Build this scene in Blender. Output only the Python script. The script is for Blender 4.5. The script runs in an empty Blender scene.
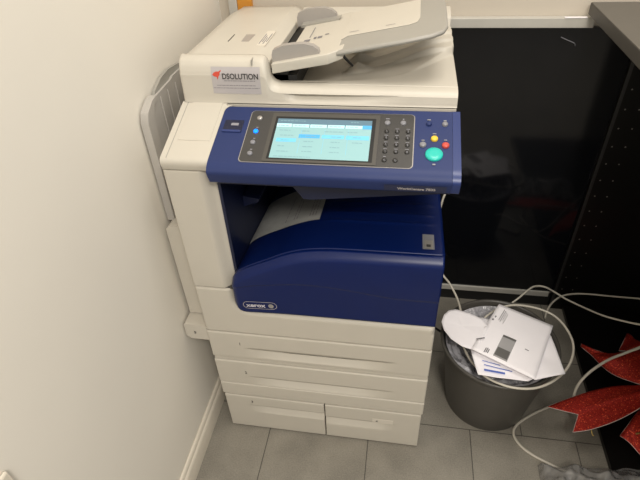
import bpy, bmesh, math, random
from mathutils import Vector, Matrix, noise
random.seed(4)
SC = bpy.context.scene
COL = SC.collection

# ---------------------------------------------------------------- camera
def camera():
    cd = bpy.data.cameras.new('camera'); o = bpy.data.objects.new('camera', cd); COL.objects.link(o)
    yaw, pit, rol, f = 0.19353, -0.66603, -0.05593, 500.51156
    cy, sy, cp, sp, cr, sr = math.cos(yaw), math.sin(yaw), math.cos(pit), math.sin(pit), math.cos(rol), math.sin(rol)
    fwd = Vector((-sy*cp, cy*cp, sp)); right = Vector((cy, sy, 0)); up = right.cross(fwd)
    r2 = cr*right + sr*up; u2 = -sr*right + cr*up
    M = Matrix((r2, u2, -fwd)).transposed().to_4x4()
    M.translation = Vector((0.48207, -0.82654, 1.43672))
    o.matrix_world = M
    cd.sensor_width = 36; cd.lens = f/640*36; cd.clip_start = .02
    SC.camera = o
camera()

# ---------------------------------------------------------------- light
w = bpy.data.worlds.new('room_light'); SC.world = w; w.use_nodes = True
w.node_tree.nodes['Background'].inputs[0].default_value = (1.0, .965, .91, 1)
w.node_tree.nodes['Background'].inputs[1].default_value = .64
def area(name, loc, size, power, color=(1, .945, .86), tgt=None):
    l = bpy.data.lights.new(name, 'AREA'); l.shape = 'RECTANGLE'; l.size, l.size_y = size; l.energy = power; l.color = color
    o = bpy.data.objects.new(name, l); COL.objects.link(o); o.location = loc
    if tgt:
        o.rotation_euler = (Vector(tgt)-Vector(loc)).to_track_quat('-Z', 'Y').to_euler()
    return o
area('ceiling_light_panel', (.70, .05, 2.55), (.6, .6), 14)
area('ceiling_light_panel', (.95, -1.7, 2.55), (.6, .6), 48)
area('ceiling_light_panel', (2.6, -1.2, 2.55), (.6, .6), 10)
vs = SC.view_settings
vs.view_transform = 'Standard'; vs.look = 'None'; vs.gamma = 1; vs.use_curve_mapping = False
vs.exposure = 0.0

# ---------------------------------------------------------------- materials
def mat(name, col, rough=.5, metal=0, var=0, vscale=40, bump=0, bscale=400, spec=.5, emit=0, coat=0, alpha=1, trans=0):
    m = bpy.data.materials.new(name); m.use_nodes = True
    nt = m.node_tree; b = nt.nodes['Principled BSDF']
    b.inputs['Base Color'].default_value = (*col, 1); b.inputs['Roughness'].default_value = rough
    b.inputs['Metallic'].default_value = metal; b.inputs['Specular IOR Level'].default_value = spec
    b.inputs['Coat Weight'].default_value = coat; b.inputs['Alpha'].default_value = alpha
    b.inputs['Transmission Weight'].default_value = trans
    if emit:
        b.inputs['Emission Color'].default_value = (*col, 1); b.inputs['Emission Strength'].default_value = emit
    tc = nt.nodes.new('ShaderNodeTexCoord')
    if var:
        n = nt.nodes.new('ShaderNodeTexNoise'); n.inputs['Scale'].default_value = vscale; n.inputs['Detail'].default_value = 5
        nt.links.new(tc.outputs['Object'], n.inputs['Vector'])
        r = nt.nodes.new('ShaderNodeMapRange'); r.inputs[1].default_value = .25; r.inputs[2].default_value = .75
        r.inputs[3].default_value = 1-var; r.inputs[4].default_value = 1+var
        nt.links.new(n.outputs[0], r.inputs[0])
        mx = nt.nodes.new('ShaderNodeVectorMath'); mx.operation = 'SCALE'
        mx.inputs[0].default_value = col
        nt.links.new(r.outputs[0], mx.inputs['Scale']); nt.links.new(mx.outputs[0], b.inputs['Base Color'])
    if bump:
        n2 = nt.nodes.new('ShaderNodeTexNoise'); n2.inputs['Scale'].default_value = bscale; n2.inputs['Detail'].default_value = 3
        nt.links.new(tc.outputs['Object'], n2.inputs['Vector'])
        bp = nt.nodes.new('ShaderNodeBump'); bp.inputs['Strength'].default_value = bump; bp.inputs['Distance'].default_value = .001
        nt.links.new(n2.outputs[0], bp.inputs['Height']); nt.links.new(bp.outputs[0], b.inputs['Normal'])
    return m
M = {}
M['white'] = mat('cream_plastic', (.565, .525, .45), .45, var=.02, vscale=12, bump=.08, bscale=900)
M['white_panel'] = mat('light_cream_plastic', (.67, .62, .535), .45, var=.02, vscale=12)
M['grey'] = mat('grey_plastic', (.33, .315, .28), .4, var=.02, vscale=15)
M['side_grey'] = mat('grey_tray_plastic', (.35, .325, .30), .35, var=.02, vscale=15)
M['tray_side'] = mat('bypass_tray_plastic', (.43, .405, .37), .4, var=.02)
M['blue'] = mat('blue_plastic', (.0025, .0115, .085), .32, spec=.32, var=.05, vscale=20)
M['panel_blue'] = mat('panel_blue_plastic', (.017, .031, .118), .5, spec=.35, var=.03, vscale=20)
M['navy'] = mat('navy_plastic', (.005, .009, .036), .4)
M['cap_blue'] = mat('end_cap_blue', (.018, .036, .15), .35)
M['bezel'] = mat('charcoal_bezel', (.050, .048, .046), .35)
M['bezel_in'] = mat('charcoal_screen_frame', (.075, .070, .062), .4)
M['silver'] = mat('silver_trim', (.42, .40, .38), .3, metal=.5)
M['key'] = mat('black_key', (.022, .021, .02), .3)
M['gkey'] = mat('grey_key', (.22, .22, .24), .35)
M['yellow'] = mat('yellow_key', (.75, .52, .05), .35)
M['red'] = mat('red_key', (.55, .07, .05), .35)
M['green'] = mat('green_key', (.02, .50, .42), .3)
M['led'] = mat('blue_led', (.0, .16, 1.0), .3, emit=2.2)
M['mark'] = mat('printed_grey', (.26, .26, .29), .5)
M['dark'] = mat('dark_print', (.05, .048, .045), .5)
M['plate'] = mat('plate_blue', (.016, .022, .065), .35)
M['seam'] = mat('dark_gap', (.06, .055, .05), .8)
M['black'] = mat('matte_black', (.008, .008, .008), .55)
M['gloss'] = mat('gloss_black_panel', (.004, .0045, .006), .08, var=.1, vscale=3, spec=.42)
M['pegboard'] = mat('black_laminate', (.0055, .005, .0045), .3, spec=.25)
M['edge'] = mat('black_laminate_edge', (.022, .021, .02), .4)
M['pin'] = mat('pin_hole_rim', (.22, .2, .18), .4)
M['counter'] = mat('grey_laminate', (.100, .090, .076), .4, var=.04, vscale=60)
M['counter_edge'] = mat('grey_laminate_edge', (.075, .070, .062), .5)
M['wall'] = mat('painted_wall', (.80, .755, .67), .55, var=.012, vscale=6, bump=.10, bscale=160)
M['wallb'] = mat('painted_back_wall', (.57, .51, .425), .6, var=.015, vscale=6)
M['skirt'] = mat('gloss_skirting_paint', (.68, .62, .52), .25, var=.03, vscale=30)
M['rail'] = mat('rail_paint', (.50, .48, .43), .35, var=.04, vscale=25)
M['orange'] = mat('orange_board', (.62, .26, .03), .5)
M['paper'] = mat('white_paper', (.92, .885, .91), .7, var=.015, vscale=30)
M['paper_out'] = mat('shaded_copy_paper', (.36, .36, .345), .7, var=.08, vscale=60)  # paper toned down: shade of the output bay put into its colour
M['ink'] = mat('grey_ink', (.20, .19, .20), .6)
M['ink_blue'] = mat('blue_ink', (.10, .16, .50), .6)
M['window'] = mat('envelope_window_film', (.38, .37, .37), .15)
M['window_dark'] = mat('paper_seen_through_window', (.12, .115, .11), .3)
M['bin'] = mat('dark_grey_bin_plastic', (.070, .064, .055), .38, var=.05, vscale=25)
M['cable'] = mat('white_cable_sheath', (.56, .52, .44), .35)
M['cable_black'] = mat('black_cable_sheath', (.012, .012, .012), .4)
M['sticker'] = mat('silver_sticker', (.45, .42, .42), .4)
M['logo_red'] = mat('sticker_red', (.60, .07, .04), .45)
M['brass'] = mat('gold_tie', (.5, .36, .12), .35, metal=.8)
M['trim_white'] = mat('ribbon_edge', (.62, .50, .46), .5)
M['scr_bg'] = mat('screen_pale_cyan', (.24, .42, .435), .35, emit=.36)
M['scr_top'] = mat('screen_slate', (.09, .16, .21), .3, emit=.5)
M['scr_tab'] = mat('screen_tab', (.42, .70, .74), .3, emit=.45)
M['scr_blue'] = mat('screen_blue', (.07, .33, .62), .3, emit=.45)
M['scr_sel'] = mat('screen_selected', (.14, .45, .66), .3, emit=.5)
M['scr_ink'] = mat('screen_grey_text', (.18, .30, .34), .3, emit=.4)

def tile_mat():
    m = mat('grey_floor_tiles', (.2, .185, .155), .42)
    nt = m.node_tree; b = nt.nodes['Principled BSDF']; L = nt.links
    tc = nt.nodes.new('ShaderNodeTexCoord')
    mp = nt.nodes.new('ShaderNodeMapping'); mp.inputs['Location'].default_value = (-(.1267-.0), -.0791, 0)
    L.new(tc.outputs['Object'], mp.inputs[0])
    br = nt.nodes.new('ShaderNodeTexBrick')
    br.offset = .5; br.offset_frequency = 2; br.squash = 1
    br.inputs['Scale'].default_value = 1; br.inputs['Brick Width'].default_value = .3075; br.inputs['Row Height'].default_value = .2964
    br.inputs['Mortar Size'].default_value = .0016; br.inputs['Mortar Smooth'].default_value = .2
    br.inputs['Color1'].default_value = (.245, .225, .188, 1); br.inputs['Color2'].default_value = (.268, .246, .206, 1)
    br.inputs['Mortar'].default_value = (.075, .068, .057, 1)
    L.new(mp.outputs[0], br.inputs[0])
    n = nt.nodes.new('ShaderNodeTexNoise'); n.inputs['Scale'].default_value = 260; n.inputs['Detail'].default_value = 4
    L.new(tc.outputs['Object'], n.inputs[0])
    n2 = nt.nodes.new('ShaderNodeTexNoise'); n2.inputs['Scale'].default_value = 9; n2.inputs['Detail'].default_value = 4
    L.new(tc.outputs['Object'], n2.inputs[0])
    ad = nt.nodes.new('ShaderNodeMath'); ad.operation = 'ADD'; L.new(n.outputs[0], ad.inputs[0]); L.new(n2.outputs[0], ad.inputs[1])
    r = nt.nodes.new('ShaderNodeMapRange'); r.inputs[1].default_value = .6; r.inputs[2].default_value = 1.4; r.inputs[3].default_value = .64; r.inputs[4].default_value = 1.26
    L.new(ad.outputs[0], r.inputs[0])
    s = nt.nodes.new('ShaderNodeVectorMath'); s.operation = 'SCALE'; L.new(br.outputs[0], s.inputs[0]); L.new(r.outputs[0], s.inputs['Scale'])
    L.new(s.outputs[0], b.inputs['Base Color'])
    bp = nt.nodes.new('ShaderNodeBump'); bp.inputs['Strength'].default_value = .25; bp.inputs['Distance'].default_value = .001
    L.new(n.outputs[0], bp.inputs['Height']); L.new(bp.outputs[0], b.inputs['Normal'])
    return m
M['tiles'] = tile_mat()
def glitter_mat():
    m = mat('red_glitter_fabric', (.36, .012, .006), .5)
    nt = m.node_tree; b = nt.nodes['Principled BSDF']; L = nt.links
    tc = nt.nodes.new('ShaderNodeTexCoord')
    v = nt.nodes.new('ShaderNodeTexVoronoi'); v.inputs['Scale'].default_value = 420
    L.new(tc.outputs['Object'], v.inputs['Vector'])
    cr = nt.nodes.new('ShaderNodeValToRGB'); e = cr.color_ramp.elements
    e[0].position = .0; e[0].color = (.26, .010, .006, 1); e[1].position = 1; e[1].color = (1.0, .16, .06, 1)
    x = e.new(.9); x.color = (.52, .028, .014, 1)
    sp = nt.nodes.new('ShaderNodeSeparateColor'); L.new(v.outputs['Color'], sp.inputs[0]); L.new(sp.outputs[0], cr.inputs[0])
    L.new(cr.outputs[0], b.inputs['Base Color'])
    b.inputs['Metallic'].default_value = .5
    nm = nt.nodes.new('ShaderNodeBump'); nm.inputs['Strength'].default_value = .9; nm.inputs['Distance'].default_value = .002
    L.new(sp.outputs[1], nm.inputs['Height']); L.new(nm.outputs[0], b.inputs['Normal'])
    return m
M['glitter'] = glitter_mat()
def film_mat(col=(.36, .35, .34, 1), fac=.5, sc=45):
    m = bpy.data.materials.new('clear_plastic_film'); m.use_nodes = True
    nt = m.node_tree; nt.nodes.clear(); L = nt.links
    out = nt.nodes.new('ShaderNodeOutputMaterial'); mix = nt.nodes.new('ShaderNodeMixShader')
    tr = nt.nodes.new('ShaderNodeBsdfTransparent'); tr.inputs[0].default_value = (.80, .80, .80, 1)
    pb = nt.nodes.new('ShaderNodeBsdfPrincipled'); pb.inputs['Base Color'].default_value = col
    pb.inputs['Roughness'].default_value = .12; pb.inputs['Specular IOR Level'].default_value = .9
    tc = nt.nodes.new('ShaderNodeTexCoord'); n = nt.nodes.new('ShaderNodeTexNoise')
    n.inputs['Scale'].default_value = sc; n.inputs['Detail'].default_value = 4; L.new(tc.outputs['Object'], n.inputs[0])
    bp = nt.nodes.new('ShaderNodeBump'); bp.inputs['Strength'].default_value = .8; bp.inputs['Distance'].default_value = .01
    L.new(n.outputs[0], bp.inputs['Height']); L.new(bp.outputs[0], pb.inputs['Normal'])
    mix.inputs[0].default_value = fac
    L.new(tr.outputs[0], mix.inputs[1]); L.new(pb.outputs[0], mix.inputs[2]); L.new(mix.outputs[0], out.inputs[0])
    return m
M['film'] = film_mat(); M['liner'] = film_mat((.50, .49, .52, 1), .8, 70)

# ---------------------------------------------------------------- mesh helpers
class MB:
    def __init__(s): s.v = []; s.f = []; s.mi = []; s.m = []; s.sm = []
    def _m(s, m):
        if m not in s.m: s.m.append(m)
        return s.m.index(m)
    def add(s, vs, fs, m, smooth=False):
        k = len(s.v); s.v += [(float(q[0]), float(q[1]), float(q[2])) for q in vs]; i = s._m(m)
        for f in fs: s.f.append(tuple(k+a for a in f)); s.mi.append(i); s.sm.append(smooth)
        return s
    def box(s, x0, x1, y0, y1, z0, z1, m):
        vs = [(x, y, z) for z in (z0, z1) for y in (y0, y1) for x in (x0, x1)]
        return s.add(vs, [(0, 2, 3, 1), (4, 5, 7, 6), (0, 1, 5, 4), (2, 6, 7, 3), (0, 4, 6, 2), (1, 3, 7, 5)], m)
    def prism(s, pts, axis, a, b, m, smooth=False):
        # pts: 2D outline; axis 'x' -> pts are (y,z); 'y' -> (x,z); 'z' -> (x,y)
        def P(p, t): return {'x': (t, p[0], p[1]), 'y': (p[0], t, p[1]), 'z': (p[0], p[1], t)}[axis]
        n = len(pts); vs = [P(p, a) for p in pts]+[P(p, b) for p in pts]
        s.add(vs, [tuple(range(n))[::-1], tuple(range(n, 2*n))], m)
        return s.add(vs, [(i, (i+1) % n, n+(i+1) % n, n+i) for i in range(n)], m, smooth)
    def grid(s, fn, nu, nv, m, smooth=True):
        vs = [fn(i/nu, j/nv) for j in range(nv+1) for i in range(nu+1)]
        fs = [(j*(nu+1)+i, j*(nu+1)+i+1, (j+1)*(nu+1)+i+1, (j+1)*(nu+1)+i) for j in range(nv) for i in range(nu)]
        return s.add(vs, fs, m, smooth)
    def tube(s, pts, r, m, n=8, sub=6, caps=True):
        P = catmull(pts, sub) if sub > 1 else [Vector(p) for p in pts]
        vs = []; ref = Vector((0, 0, 1)); prev = None
        for i, p in enumerate(P):
            t = (P[min(i+1, len(P)-1)]-P[max(i-1, 0)]).normalized()
            if prev is None:
                a = t.cross(ref)
                if a.length < .1: a = t.cross(Vector((1, 0, 0)))
                a.normalize()
            else: a = (prev-t*prev.dot(t)).normalized()
            prev = a; b = t.cross(a)
            for k in range(n):
                q = 2*math.pi*k/n; vs.append(p+a*math.cos(q)*r+b*math.sin(q)*r)
        L = len(P); fs = [(i*n+k, i*n+(k+1) % n, (i+1)*n+(k+1) % n, (i+1)*n+k) for i in range(L-1) for k in range(n)]
        s.add(vs, fs, m, True)
        if caps: s.add(vs[:n], [tuple(range(n))], m); s.add(vs[-n:], [tuple(range(n))[::-1]], m)
        return s
    def lathe(s, c, prof, n, m, smooth=True):
        vs = [(c[0]+r*math.cos(2*math.pi*k/n), c[1]+r*math.sin(2*math.pi*k/n), c[2]+z) for r, z in prof for k in range(n)]
        fs = [(i*n+k, i*n+(k+1) % n, (i+1)*n+(k+1) % n, (i+1)*n+k) for i in range(len(prof)-1) for k in range(n)]
        return s.add(vs, fs, m, smooth)
    def text(s, body, size, mtx, m, extrude=.0004, align='LEFT', bold=0, sx=1):
        cu = bpy.data.curves.new('t', 'FONT'); cu.body = body; cu.size = size; cu.extrude = extrude; cu.align_x = align
        cu.offset = bold; cu.resolution_u = 3
        o = bpy.data.objects.new('t', cu); COL.objects.link(o)
        dg = bpy.context.evaluated_depsgraph_get(); me = bpy.data.meshes.new_from_object(o.evaluated_get(dg))
        S = Matrix.Diagonal((sx, 1, 1, 1))
        s.add([mtx @ S @ v.co for v in me.vertices], [tuple(p.vertices) for p in me.polygons], m)
        bpy.data.objects.remove(o); bpy.data.meshes.remove(me); bpy.data.curves.remove(cu)
        return s
    def build(s, name, parent=None, bevel=0, seg=2, solid=0, merge=False, angle=35, offset=-1):
        me = bpy.data.meshes.new(name); me.from_pydata(s.v, [], s.f)
        for m in s.m: me.materials.append(m)
        for p, i, k in zip(me.polygons, s.mi, s.sm): p.material_index = i; p.use_smooth = k
        bm = bmesh.new(); bm.from_mesh(me)
        if merge: bmesh.ops.remove_doubles(bm, verts=bm.verts, dist=1e-5)
        if not solid and not merge is None: bmesh.ops.recalc_face_normals(bm, faces=bm.faces)
        bm.to_mesh(me); bm.free()
        o = bpy.data.objects.new(name, me); COL.objects.link(o)
        if solid:
            d = o.modifiers.new('thickness', 'SOLIDIFY'); d.thickness = solid; d.offset = offset
        if bevel:
            b = o.modifiers.new('bevel', 'BEVEL'); b.width = bevel; b.segments = seg; b.limit_method = 'ANGLE'; b.angle_limit = math.radians(angle); b.harden_normals = False
            for p in me.polygons: p.use_smooth = True
            try: me.set_sharp_from_angle(angle=math.radians(50))
            except Exception: pass
        if parent:
            o.parent = parent
            o.matrix_parent_inverse = Matrix.Translation(-parent.location)   # all meshes are drawn in world coordinates
        return o
def catmull(pts, sub):
    P = [Vector(p) for p in pts]; out = []
    for i in range(len(P)-1):
        p0 = P[max(i-1, 0)]; p1 = P[i]; p2 = P[i+1]; p3 = P[min(i+2, len(P)-1)]
        for k in range(sub):
            t = k/sub
            out.append(.5*((2*p1)+(-p0+p2)*t+(2*p0-5*p1+4*p2-p3)*t*t+(-p0+3*p1-3*p2+p3)*t**3))
    out.append(P[-1]); return out
def empty(name, loc, label=None, cat=None, group=None):
    o = bpy.data.objects.new(name, None); COL.objects.link(o); o.location = loc; o.empty_display_size = .05
    if label: tag(o, label, cat, group)
    return o
def tag(o, label, cat, group=None):
    o['label'] = label; o['category'] = cat
    if group: o['group'] = group
    return o
def struct(o): o['kind'] = 'structure'; return o
def lab(o, s): o['label'] = s; return o
def interp(x, tab):
    if x <= tab[0][0]: return tab[0][1]
    for (a, fa), (b, fb) in zip(tab, tab[1:]):
        if x <= b:
            t = (x-a)/(b-a); return fa+(fb-fa)*t
    return tab[-1][1]
def hermite(x, tab):
    n = len(tab)
    if x <= tab[0][0]: return tab[0][1]
    if x >= tab[-1][0]: return tab[-1][1]
    def sl(i):
        a = max(i-1, 0); b = min(i+1, n-1); return (tab[b][1]-tab[a][1])/(tab[b][0]-tab[a][0])
    for i in range(n-1):
        a, fa = tab[i]; b, fb = tab[i+1]
        if x <= b:
            h = b-a; t = (x-a)/h
            return (2*t**3-3*t*t+1)*fa+(t**3-2*t*t+t)*h*sl(i)+(-2*t**3+3*t*t)*fb+(t**3-t*t)*h*sl(i+1)
def sst(a, b, x):
    t = min(1, max(0, (x-a)/(b-a))); return t*t*(3-2*t)

def front_piece(mb, x0, x1, z0, z1, yback, m, depth=lambda x, z: 0, r=.005, nx=60, nz=24, y=0, skip=None):
    """a slab seen from the front: gridded, rounded at its rim, solid behind"""
    xs = sorted(set([x0+(x1-x0)*i/nx for i in range(nx+1)]+[x0+r*k/4 for k in range(5)]+[x1-r*k/4 for k in range(5)]))
    zs = sorted(set([z0+(z1-z0)*i/nz for i in range(nz+1)]+[z0+r*k/4 for k in range(5)]+[z1-r*k/4 for k in range(5)]))
    def rim(x, z):
        dx = max(0, r-min(x-x0, x1-x)); dz = max(0, r-min(z-z0, z1-z)); q = math.hypot(dx, dz)
        return r-math.sqrt(max(0, r*r-min(q, r)**2))
    N = len(xs); vs = [(x, y+rim(x, z)+depth(x, z), z) for z in zs for x in xs]
    fs = [(j*N+i, j*N+i+1, (j+1)*N+i+1, (j+1)*N+i) for j in range(len(zs)-1) for i in range(N-1)
          if not (skip and skip((xs[i]+xs[i+1])/2, (zs[j]+zs[j+1])/2))]
    mb.add(vs, fs, m, True)
    # sides and back
    ring = [(i, 0) for i in range(N)]+[(N-1, j) for j in range(1, len(zs))]+[(i, len(zs)-1) for i in range(N-2, -1, -1)]+[(0, j) for j in range(len(zs)-2, 0, -1)]
    A = [vs[j*N+i] for i, j in ring]; B = [(a[0], yback, a[2]) for a in A]; n = len(A)
    mb.add(A+B, [(i, (i+1) % n, n+(i+1) % n, n+i) for i in range(n)], m)
    mb.add([(x0, yback, z0), (x1, yback, z0), (x1, yback, z1), (x0, yback, z1)], [(0, 1, 2, 3)], m)

# ================================================================ the room
# floor
struct(MB().box(-.25, 3.2, -4.2, 1.2, -.05, 0, M['tiles']).build('floor'))
# walls
struct(MB().box(-.168, -.068, -4.2, .70, 0, 2.7, M['wall']).build('wall_left'))
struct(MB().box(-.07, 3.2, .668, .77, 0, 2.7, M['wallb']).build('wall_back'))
sk = MB().prism([(-.067, 0), (-.051, 0), (-.051, .060), (-.0545, .068), (-.0575, .070), (-.0575, .077), (-.061, .083), (-.067, .085)], 'y', -4.2, .64, M['skirt'])
# prism axis y uses (x,z)
struct(sk.build('baseboard_left', bevel=.001))

# ---------------- black glossy panel behind printer, with its rails
pn = empty('gloss_black_panel', (.55, .66, 0), 'tall glossy black wall panel behind the printer and bin, mirror finish, pale rails', 'wall panel')
MB().box(.0, 1.074, .652, .667, .076, 1.030, M['gloss']).build('panel_sheet', pn)
lab(MB().box(.0, .955, .643, .667, 1.030, 1.055, M['rail']).build('top_rail', pn, bevel=.0015), 'pale grey rail along the top edge')
lab(MB().box(.0, 1.062, .645, .667, .054, .076, M['rail']).build('bottom_rail', pn, bevel=.001), 'pale rail near the floor')
MB().box(.0, 1.074, .655, .667, .0, .054, M['black']).build('plinth', pn)
tp = MB().box(.880, .935, .642, .6535, 1.055, 1.0562, M['paper']).build('tape_strip', None)
tag(tp, 'small strip of white tape lying on the rail end beside the counter', 'tape')
hk = MB().tube([(0.883,0.651,1.005), (0.900,0.649,0.998), (0.920,0.648,0.990), (0.924,0.651,0.982)], .0011, M['gkey'], 6, 3)
tag(hk.build('wire_hook'), 'thin bent wire stuck on the upper glossy black panel', 'hook')

# ---------------- corner details behind the printer
ob = MB().box(-.010, .032, .655, .668, .9, 1.25, M['orange'])
tag(ob.build('orange_board'), 'narrow orange board against the wall in the corner behind the printer', 'board')
struct(MB().box(-.036, -.011, .650, .668, .0, 1.3, M['rail']).build('trim_1', bevel=.002))
# pale box on left wall, bottom left of frame
tx = MB().box(-.067, -.059, -.75, -.541, .55, .739, M['skirt'])
tag(tx.build('wall_plate', bevel=.004), 'pale plate on the left wall at the lower left corner of the view', 'wall plate')

# ---------------- counter at the right
ct = empty('service_counter', (1.5, .3, 0), 'dark counter with grey laminate worktop over black panel with pin holes', 'counter')
wt = MB().prism([(.936, .650), (.927, -.75), (2.3, -.75), (2.3, .650)], 'z', 1.063, 1.092, M['counter'])
wt = wt.build('worktop', ct, bevel=.0012)
MB().prism([(.9348, .648), (.9258, -.751), (.9268, -.751), (.9358, .648)], 'z', 1.0645, 1.0905, M['counter_edge']).build('edge_band', wt)
pb = MB().box(1.0745, 2.3, .640, .667, .0, 1.063, M['pegboard'])
pegs = pb.build('pin_hole_panel', ct)
MB().box(1.0742, 1.0838, .6388, .6405, .02, 1.063, M['edge']).build('edge_strip', pegs)
for k in range(17):
    z = .104+k*.0588
    if z > 1.05: break
    for xx in (1.1, 1.137):
        n = 10; rr = .0024
        vs = [(xx+rr*math.cos(2*math.pi*i/n), .6396, z+rr*math.sin(2*math.pi*i/n)) for i in range(n)]
        MB().add(vs, [tuple(range(n))], M['pin']).build('pin_hole', pegs, merge=None)
MB().box(1.123, 2.3, -.75, .639, .0, .018, M['pegboard']).build('base_board', ct, bevel=.001)
MB().box(1.50, 2.3, -.72, .639, .018, 1.063, M['pegboard']).build('unseen_light_block', ct, bevel=.002)  # unseen block added under the counter to keep side light off the floor

# ================================================================ the printer
PR = empty('office_printer', (.29, .3, 0), 'large cream and blue floor-standing office printer copier with touchscreen and paper drawers', 'printer')
W = .586

# --- lower base module (drawers 3 and 4)
b = MB()
b.box(.03, .556, .035, .60, .0, .0185, M['black'])
plinth = b.build('plinth', PR)
def recess(xa, xb, zt, h, d, soft=.09):
    def f(x, z):
        if z > zt or z < zt-h: return 0
        t = sst(xa, xa+soft, x)*(1-sst(xb-soft, xb, x))
        u = (zt-z)/h
        return d*t*max(0, 1-u)**1.1
    return f
def zgrid_piece(mb, x0, x1, z0, z1, yback, m, rec=None, r=.004, y=0, nx=70):
    """front slab whose rows are dense around a handle recess edge"""
    if rec: xa, xb, zt, h, d, soft = rec; f = recess(*rec)
    xs = sorted(set([x0+(x1-x0)*i/nx for i in range(nx+1)]+[x0+r*k/4 for k in range(5)]+[x1-r*k/4 for k in range(5)]))
    zs = set([z0+(z1-z0)*i/12 for i in range(13)]+[z0+r*k/4 for k in range(5)]+[z1-r*k/4 for k in range(5)])
    if rec: zs |= set([zt-h*i/14 for i in range(15)]+[zt+.0006])
    zs = sorted(zs)
    def rim(x, z):
        dx = max(0, r-min(x-x0, x1-x)); dz = max(0, r-min(z-z0, z1-z)); q = math.hypot(dx, dz)
        return r-math.sqrt(max(0, r*r-min(q, r)**2))
    N = len(xs); vs = [(x, y+rim(x, z)+(f(x, z) if rec else 0), z) for z in zs for x in xs]
    fs = [(j*N+i, j*N+i+1, (j+1)*N+i+1, (j+1)*N+i) for j in range(len(zs)-1) for i in range(N-1)]
    mb.add(vs, fs, m, True)
    ring = [(i, 0) for i in range(N)]+[(N-1, j) for j in range(1, len(zs))]+[(i, len(zs)-1) for i in range(N-2, -1, -1)]+[(0, j) for j in range(len(zs)-2, 0, -1)]
    A = [vs[j*N+i] for i, j in ring]; B = [(a[0], yback, a[2]) for a in A]; n = len(A)
    mb.add(A+B, [(i, (i+1) % n, n+(i+1) % n, n+i) for i in range(n)], m)
    mb.add([(x0, yback, z0), (x1, yback, z0), (x1, yback, z1), (x0, yback, z1)], [(0, 1, 2, 3)], m)

b = MB()
b.box(.006, W-.006, .03, .63, .0186, .445, M['white'])           # carcass
b.box(.004, W-.004, .012, .03, .0186, .445, M['seam'])
b.build('drawer_carcass', PR)
b = MB(); zgrid_piece(b, .0, W, .1695, .2225, .03, M['white'], r=.004); b.build('base_module_collar', PR, merge=True)
def FX(x, z, y=-.0004, rot=0): return Matrix.Translation((x, y, z)) @ Matrix.Rotation(math.pi/2, 4, 'X')
def drawer(x0, x1, z0, z1, rec, num, nx_, nz_, y=0, r=.004, box=None):
    b = MB(); zgrid_piece(b, x0, x1, z0, z1, .03, M['white'], rec, r=r, y=y)
    d = b.build('paper_drawer', PR, merge=True)
    t = MB()
    if box: t.box(box[0], box[1], y-.0006, y+.001, box[2], box[3], M['white_panel']); yy = y-.0010
    else: yy = y-.0006
    t.text(num, .0135, FX(nx_, nz_, yy), M['dark'])
    lab(t.build('number_label', d, merge=None), 'drawer number '+num)
    return d
drawer(0, W, .3415, .4425, (.095, .50, .384, .034, .024, .12), '1', .083, .398)
drawer(0, W, .2245, .325, (.090, .50, .262, .034, .024, .12), '2', .083, .275)
MB().box(.003, W-.003, .004, .03, .3275, .3385, M['white']).build('drawer_divider', PR)
# base front: left drawer 3 and right drawer 4 share a stepped gap
bl = MB(); zgrid_piece(bl, .004, .3035, .005, .1635, .03, M['white'], (.075, .345, .121, .036, .019, .07), r=.003, y=.0, nx=50)
d3 = bl.build('paper_drawer', PR, merge=True)
lab(MB().text('3', .0135, FX(.083, .135, -.0006), M['dark']).build('number_label', d3, merge=None), 'drawer number 3')
br_ = MB(); zgrid_piece(br_, .3065, W-.004, .005, .1635, .03, M['white'], (.27, .515, .107, .036, .019, .07), r=.003, y=.0, nx=50)
d4 = br_.build('paper_drawer', PR, merge=True)
t = MB().box(.445, .505, -.0006, .0010, .106, .124, M['white_panel']); t.text('4', .0125, FX(.455, .110, -.0010), M['dark'])
lab(t.build('number_label', d4, merge=None), 'drawer number 4')
MB().box(.005, .580, .010, .03, .1636, .1694, M['white']).build('drawer_divider', PR)

# --- lower body frame around the blue cover
def rr_sd(x, z, x0, z0, r):     # signed distance to the opening whose lower-left corner is rounded
    dx = x0+r-x; dz = z0+r-z
    if dx > 0 and dz > 0: return math.hypot(dx, dz)-r
    return max(dx, dz)-r
def body_depth(x, z):
    q = rr_sd(x, z, .106, .540, .03)
    # bevel band of 20 mm round the opening
    rd = .022*(1-sst(-.001, .022, q)) if q < .022 else 0
    # right hand chamfer
    e = max(0, .008-(W-x)) if z > .5 else 0
    return rd+e*.8
skipf = lambda x, z: rr_sd(x, z, .106, .540, .03) < -.008
b = MB(); front_piece(b, 0, W, .4455, .6025, .06, M['white'], body_depth, r=.006, nx=120, nz=44, skip=skipf)
b.box(0.001, .100, .05, .63, .4455, .6025, M['white']); b.box(.10, W-.001, .06, .63, .4455, .535, M['white'])
b.build('lower_body', PR, merge=True)
b = MB(); front_piece(b, 0, .104, .605, .9315, .06, M['white'], lambda x, z: .02*sst(.074, .104, x), r=.004, nx=30, nz=10)
b.box(.001, .100, .05, .63, .603, .9315, M['white'])
b.build('left_column', PR, merge=True)
MB().box(.003, .100, .006, .05, .600, .607, M['seam']).build('column_joint', PR)

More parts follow.
